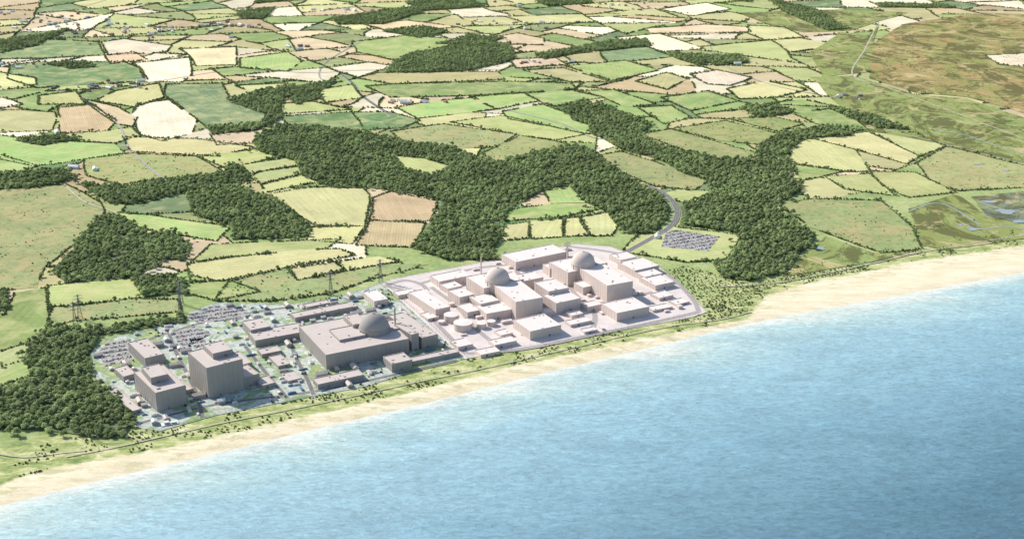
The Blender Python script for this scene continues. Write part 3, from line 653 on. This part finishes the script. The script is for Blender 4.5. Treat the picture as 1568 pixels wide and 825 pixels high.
def carmesh(name,col):
    V=[];Fc=[];MI=[];prof=[(-2.2,0.35),(-2.2,0.85),(-1.9,0.95),(-1.5,1.45),(0.3,1.5),(1.0,0.98),(2.05,0.82),(2.2,0.6),(2.2,0.35)]
    n=len(prof)
    for s in(-0.88,0.88):
        for x,z in prof:V.append((x,s*(0.85 if z>1.2 else 1),z))
    for i in range(n): Fc.append((i,(i+1)%n,n+(i+1)%n,n+i));MI.append(1 if i in(2,4) else 0)
    Fc.append(tuple(range(n))[::-1]);MI.append(0);Fc.append(tuple(range(n,2*n)));MI.append(0)
    for x in(-1.35,1.35):
        for y in(-0.92,0.92): tube(V,Fc,MI,(x,y-0.1,0.33),(x,y+0.1,0.33),0.33,0.33,8,2)
    for s in(-0.885,0.885): addbox(V,Fc,MI,-1.3,0.5,min(s,s*0.9),max(s,s*0.9),1.02,1.3,1)
    me=bpy.data.meshes.new(name);me.from_pydata(V,[],Fc)
    cm=M('car_paint');cm.col(cm.ramp(cm.noise(cm.obj(),2.0),[(0,tuple(x*0.95 for x in col)),(1,col)]));cm.b.inputs['Roughness'].default_value=0.4;cm.b.inputs['Specular IOR Level'].default_value=0.4
    for mt in(cm.m,DK,DK): me.materials.append(mt)
    me.polygons.foreach_set('material_index',MI);return bpy.data.objects.new(name,me)
CARS=proto_coll('parked_car_kinds',[carmesh('parked_car',c) for c in[(0.8,0.8,0.78),(0.75,0.75,0.74),(0.35,0.36,0.37),(0.05,0.05,0.06),(0.12,0.15,0.25),(0.4,0.06,0.05),(0.62,0.61,0.58)]])
CP=[];CR=[]
LOTS=[[(1020,356),(1035,353),(1102,363),(1084,385),(1012,379)],[(150,540),(165,524),(200,520),(205,550),(160,562)],[(262,510),(300,500),(325,512),(280,535)],[(290,482),(330,468),(378,475),(372,490),(300,495)],[(290,520),(310,515),(318,530),(298,535)],[(455,498),(462,496),(440,520),(438,515)]]
lotm=simple('car_park_asphalt',(0.42,0.41,0.38),0.2,0.05)
LANG=math.radians(25)
for li,px in enumerate(LOTS):
    poly=[G(*q) for q in px];lz=1.3 if li==0 else 1.06;sheet('car_park',poly,lz,lotm);q=np.array(poly)
    c=q.mean(0);ca,sa=math.cos(LANG),math.sin(LANG)
    for i in range(-60,60):
        for j in range(-20,20):
            for s in(0,1):
                if random.random()<0.35: continue
                x=i*2.9;y=j*20+s*5.4;P=(c[0]+x*ca-y*sa,c[1]+x*sa+y*ca)
                CP.append((P[0],P[1],lz+0.03,li));CR.append(LANG+math.pi/2+(math.pi if random.random()<.3 else 0))
CP=np.array(CP);CR=np.array(CR);ok=np.zeros(len(CP),bool)
for li,px in enumerate(LOTS): ok|=(pip(CP[:,:2],[G(*q) for q in px])&(CP[:,3]==li))
for fp in footprints: ok&=~pip(CP[:,:2],fp)
CP=CP[ok][:,:3];CR=CR[ok]
instancer('parked_cars',CP,np.full(len(CP),1.05),rng.integers(0,7,len(CP)),CARS,CR)
def shed(name,w,d,h,gable,mats):
    V=[];Fc=[];MI=[];addbox(V,Fc,MI,-w/2,w/2,-d/2,d/2,0,h,0,1)
    if gable:
        k=len(V);e=.3;V+=[(-w/2-e,-d/2-e,h+.01),(w/2+e,-d/2-e,h+.01),(w/2+e,d/2+e,h+.01),(-w/2-e,d/2+e,h+.01),(-w/2-e,0,h+d*.3),(w/2+e,0,h+d*.3)]
        for f in((0,1,5,4),(2,3,4,5),(3,0,4),(1,2,5)):Fc.append(tuple(k+i for i in f));MI.append(1)
        addbox(V,Fc,MI,w*.25,w*.25+.8,-.4,.4,h+d*.1,h+d*.3+1,0)
    else:
        for i in range(int(w/1.5)): addbox(V,Fc,MI,-w/2+i*1.5,-w/2+i*1.5+.2,-d/2-.08,-d/2-.002,0.2,h-.2,0)
        addbox(V,Fc,MI,-w/4,w/4,-d/4,d/4,h+.002,h+.5,1)
    addbox(V,Fc,MI,-.6,.6,-d/2-.12,-d/2-.003,0,2,2)
    for x in(-w*.35,w*.25): addbox(V,Fc,MI,x,x+1,-d/2-.1,-d/2-.003,1,1.9,2)
    me=bpy.data.meshes.new(name);me.from_pydata(V,[],Fc)
    for mt in mats: me.materials.append(mt)
    me.polygons.foreach_set('material_index',MI);return bpy.data.objects.new(name,me)
LW=simple('light_panel',(0.78,0.78,0.74),0.05);BL=simple('blue_panel',(0.16,0.28,0.38),0.1)
SHEDS=proto_coll('yard_cabin_kinds',[shed('site_cabin',14,5,4,False,(LW,RB,DK)),shed('site_shed',10,8,5,True,(WB,LW,DK)),shed('storage_container',12,3,2.8,False,(BL,BL,DK)),shed('site_cabin',7,4,3,False,(LW,LW,DK)),shed('store_shed',20,10,6,True,(WB,RB,DK))])
def inner(poly,k): c=np.array(poly).mean(0);return [tuple((np.array(q)-c)*k+c) for q in poly]
P=scatter_poly(SITEAB,19,0.5);P=P[rng.random(len(P))<0.42]
for fp in footprints: P=P[~pip(P,fp)]
for px in LOTS: P=P[~pip(P,[G(*q) for q in px])]
P=P[pip(P,inner(SITEAB,0.95))]
k=len(P);instancer('site_cabins',np.c_[P,np.full(k,0.9)],rng.uniform(0.7,1.25,k),rng.integers(0,5,k),SHEDS,LANG+rng.integers(0,2,k)*math.pi/2)
P=scatter_poly(SITEC,28,0.5);P=P[rng.random(len(P))<0.25]
for fp in footprints: P=P[~pip(P,fp)]
P=P[pip(P,inner(SITEC,0.93))]
SH2=proto_coll('platform_cabin_kinds',[shed('site_cabin',12,6,4,False,(WC,RC,WC)),shed('site_shed',9,9,6,False,(WC,RC,WC)),shed('site_cabin',20,7,5,False,(WC,RC,WC))])
k=len(P);instancer('platform_cabins',np.c_[P,np.full(k,1.0)],rng.uniform(0.6,1.15,k),rng.integers(0,3,k),SH2,LANG+rng.integers(0,2,k)*math.pi/2)
P=scatter_poly(SITEAB,15,0.5);v=nz2(P,60,4);P=P[v>0.22]
for fp in footprints: P=P[~pip(P,fp)]
for px in LOTS: P=P[~pip(P,[G(*q) for q in px])]
k=len(P);instancer('site_landscape_shrubs',np.c_[P,np.full(k,0.6)],rng.uniform(0.5,1.0,k),rng.integers(0,4,k),HEDGE)
BR=simple('brick_wall',(0.34,0.2,0.14),0.15,0.5);TI=simple('clay_tile_roof',(0.36,0.22,0.16),0.2,0.3);SL=simple('slate_roof',(0.3,0.3,0.32),0.1,0.3)
HO=proto_coll('house_kinds',[shed('farm_house',12,8,5,True,(BR,TI,DK)),shed('white_house',11,7,5,True,(LW,SL,DK)),shed('farm_barn',26,13,6,True,(LW,LW,DK)),shed('terrace_house',18,8,5.5,True,(BR,SL,DK))])
VP=[]
for u,v,r,nn in[(190,50,260,90),(165,132,90,22),(630,158,60,14),(820,98,50,8),(440,75,70,10),(350,40,120,22),(790,38,140,22),(1120,95,60,8),(95,205,30,4),(20,100,80,14),(120,260,30,4),(560,15,150,20),(1290,150,60,5),(920,8,200,22),(40,30,250,40),(1015,362,12,2)]:
    c=G(u,v)
    for _ in range(nn): VP.append((c[0]+random.gauss(0,r),c[1]+random.gauss(0,r)*0.6,0.2))
VP=np.array(VP)
for q in woods+[SITEC,SITEAB]: VP=VP[~pip(VP[:,:2],q)]
k=len(VP);instancer('village_houses',VP,rng.uniform(0.8,1.3,k),rng.integers(0,4,k),HO)
STE=simple('galvanised_steel',(0.20,0.20,0.21),0.1,1.0,0.5,0.4)
def pylon(uv,h):
    c=G(*uv);V=[];Fc=[];MI=[]
    lv=[(0,4.6),(0.18,3.6),(0.34,2.8),(0.48,2.1),(0.6,1.5),(0.72,1.2),(0.84,1.0),(0.94,0.8),(1.0,0.1)]
    for (a,ra),(b,rb) in zip(lv,lv[1:]):
        Ca=[(sx*ra,sy*ra,a*h) for sx,sy in((1,1),(-1,1),(-1,-1),(1,-1))];Cb=[(sx*rb,sy*rb,b*h) for sx,sy in((1,1),(-1,1),(-1,-1),(1,-1))]
        for i in range(4):
            tube(V,Fc,MI,Ca[i],Cb[i],0.42,0.36,4);tube(V,Fc,MI,Ca[i],Cb[(i+1)%4],0.2,0.2,3);tube(V,Fc,MI,Ca[(i+1)%4],Cb[i],0.2,0.2,3)
    for z,L in((0.66,9),(0.79,11),(0.91,8)):
        for s in(1,-1):
            for y in(-.8,.8): tube(V,Fc,MI,(0,y,z*h),(s*L,0,z*h+0.4),0.3,0.2,4);tube(V,Fc,MI,(0,y,z*h+2.4),(s*L,0,z*h+0.4),0.25,0.15,4)
            tube(V,Fc,MI,(s*L,0,z*h+0.3),(s*L,0,z*h-3),0.2,0.12,5)
    me=bpy.data.meshes.new('electricity_pylon');me.from_pydata(V,[],Fc);me.materials.append(STE)
    o=link(bpy.data.objects.new('electricity_pylon',me));o.location=(c[0],c[1],0);o.rotation_euler[2]=math.radians(30);return c
for uv in[(507,452),(583,432),(277,478),(278,466),(116,500),(123,488),(868,404)]: pylon(uv,54)
def fence(name,poly,step,h,z,mat,inset=0.985):
    c=np.array(poly).mean(0);Q=inner(poly,inset);V=[];Fc=[];MI=[]
    for i in range(len(Q)):
        p0,p1=Vector((*Q[i],z)),Vector((*Q[(i+1)%len(Q)],z));L=(p1-p0).length;k=max(1,int(L/step))
        for j in range(k):
            p=p0.lerp(p1,j/k);tube(V,Fc,MI,tuple(p),tuple(p+Vector((0,0,h))),0.22,0.15,4)
            n=(c-np.array([p.x,p.y]));n=n/np.hypot(*n);tube(V,Fc,MI,tuple(p+Vector((0,0,h))),(p.x+n[0]*1.6,p.y+n[1]*1.6,p.z+h+.2),0.15,0.12,4)
        for zz in(0.4,1.6,2.8): tube(V,Fc,MI,tuple(p0+Vector((0,0,zz))),tuple(p1+Vector((0,0,zz))),0.09,0.09,3)
    me=bpy.data.meshes.new(name);me.from_pydata(V,[],Fc);me.materials.append(mat);link(bpy.data.objects.new(name,me))
FM=simple('fence_steel',(0.35,0.33,0.33),0.1)
fence('security_fence',SITEC,13,8,1.0,FM);fence('security_fence',SITEAB,16,5,0.9,FM)
def outfall(uv):
    c=G(*uv);V=[];Fc=[];MI=[]
    addbox(V,Fc,MI,-14,14,-7,7,0,2.2,0,1);addbox(V,Fc,MI,-9,-1,-4,4,2.21,6,0,1);addbox(V,Fc,MI,2,10,-5,1,2.21,4.4,0,1)
    for x in range(-13,14,3):
        for y in(-6.8,6.8): tube(V,Fc,MI,(x,y,2.2),(x,y,3.4),0.1,0.1,4,2)
    me=bpy.data.meshes.new('cooling_water_outfall');me.from_pydata(V,[],Fc)
    for mt in(WB,LW,DK): me.materials.append(mt)
    me.polygons.foreach_set('material_index',MI);o=link(bpy.data.objects.new('cooling_water_outfall',me));o.location=(c[0],c[1],0);o.rotation_euler[2]=LANG
outfall((260,649))

# ------------------------------------------------ light, sky, camera
EL=math.radians(36);hx,hy=0.84,-0.54
sun=bpy.data.lights.new('sun','SUN');sun.energy=5.0;sun.angle=math.radians(0.5);sun.color=(1.0,0.94,0.84)
so=link(bpy.data.objects.new('sun',sun));so.rotation_euler=Vector((hx*math.cos(EL),hy*math.cos(EL),-math.sin(EL))).to_track_quat('-Z','Y').to_euler()
w=bpy.data.worlds.new("World");S.world=w;w.use_nodes=True;t=w.node_tree;sk=t.nodes.new('ShaderNodeTexSky');sk.sky_type='NISHITA';sk.sun_disc=False
sk.sun_elevation=EL;sk.sun_rotation=math.atan2(-hx,-hy)%(2*math.pi)
bg=t.nodes['Background'];bg.inputs[1].default_value=0.15;t.links.new(sk.outputs[0],bg.inputs[0])
cam=bpy.data.cameras.new('camera');co=link(bpy.data.objects.new('camera',cam));co.location=(0,0,CH);co.rotation_euler=(math.radians(70),0,0)
cam.sensor_width=36;cam.lens=36*F/1568;cam.clip_end=100000;cam.clip_start=1
S.camera=co
S.view_settings.view_transform='Standard';S.view_settings.look='None';S.view_settings.exposure=0
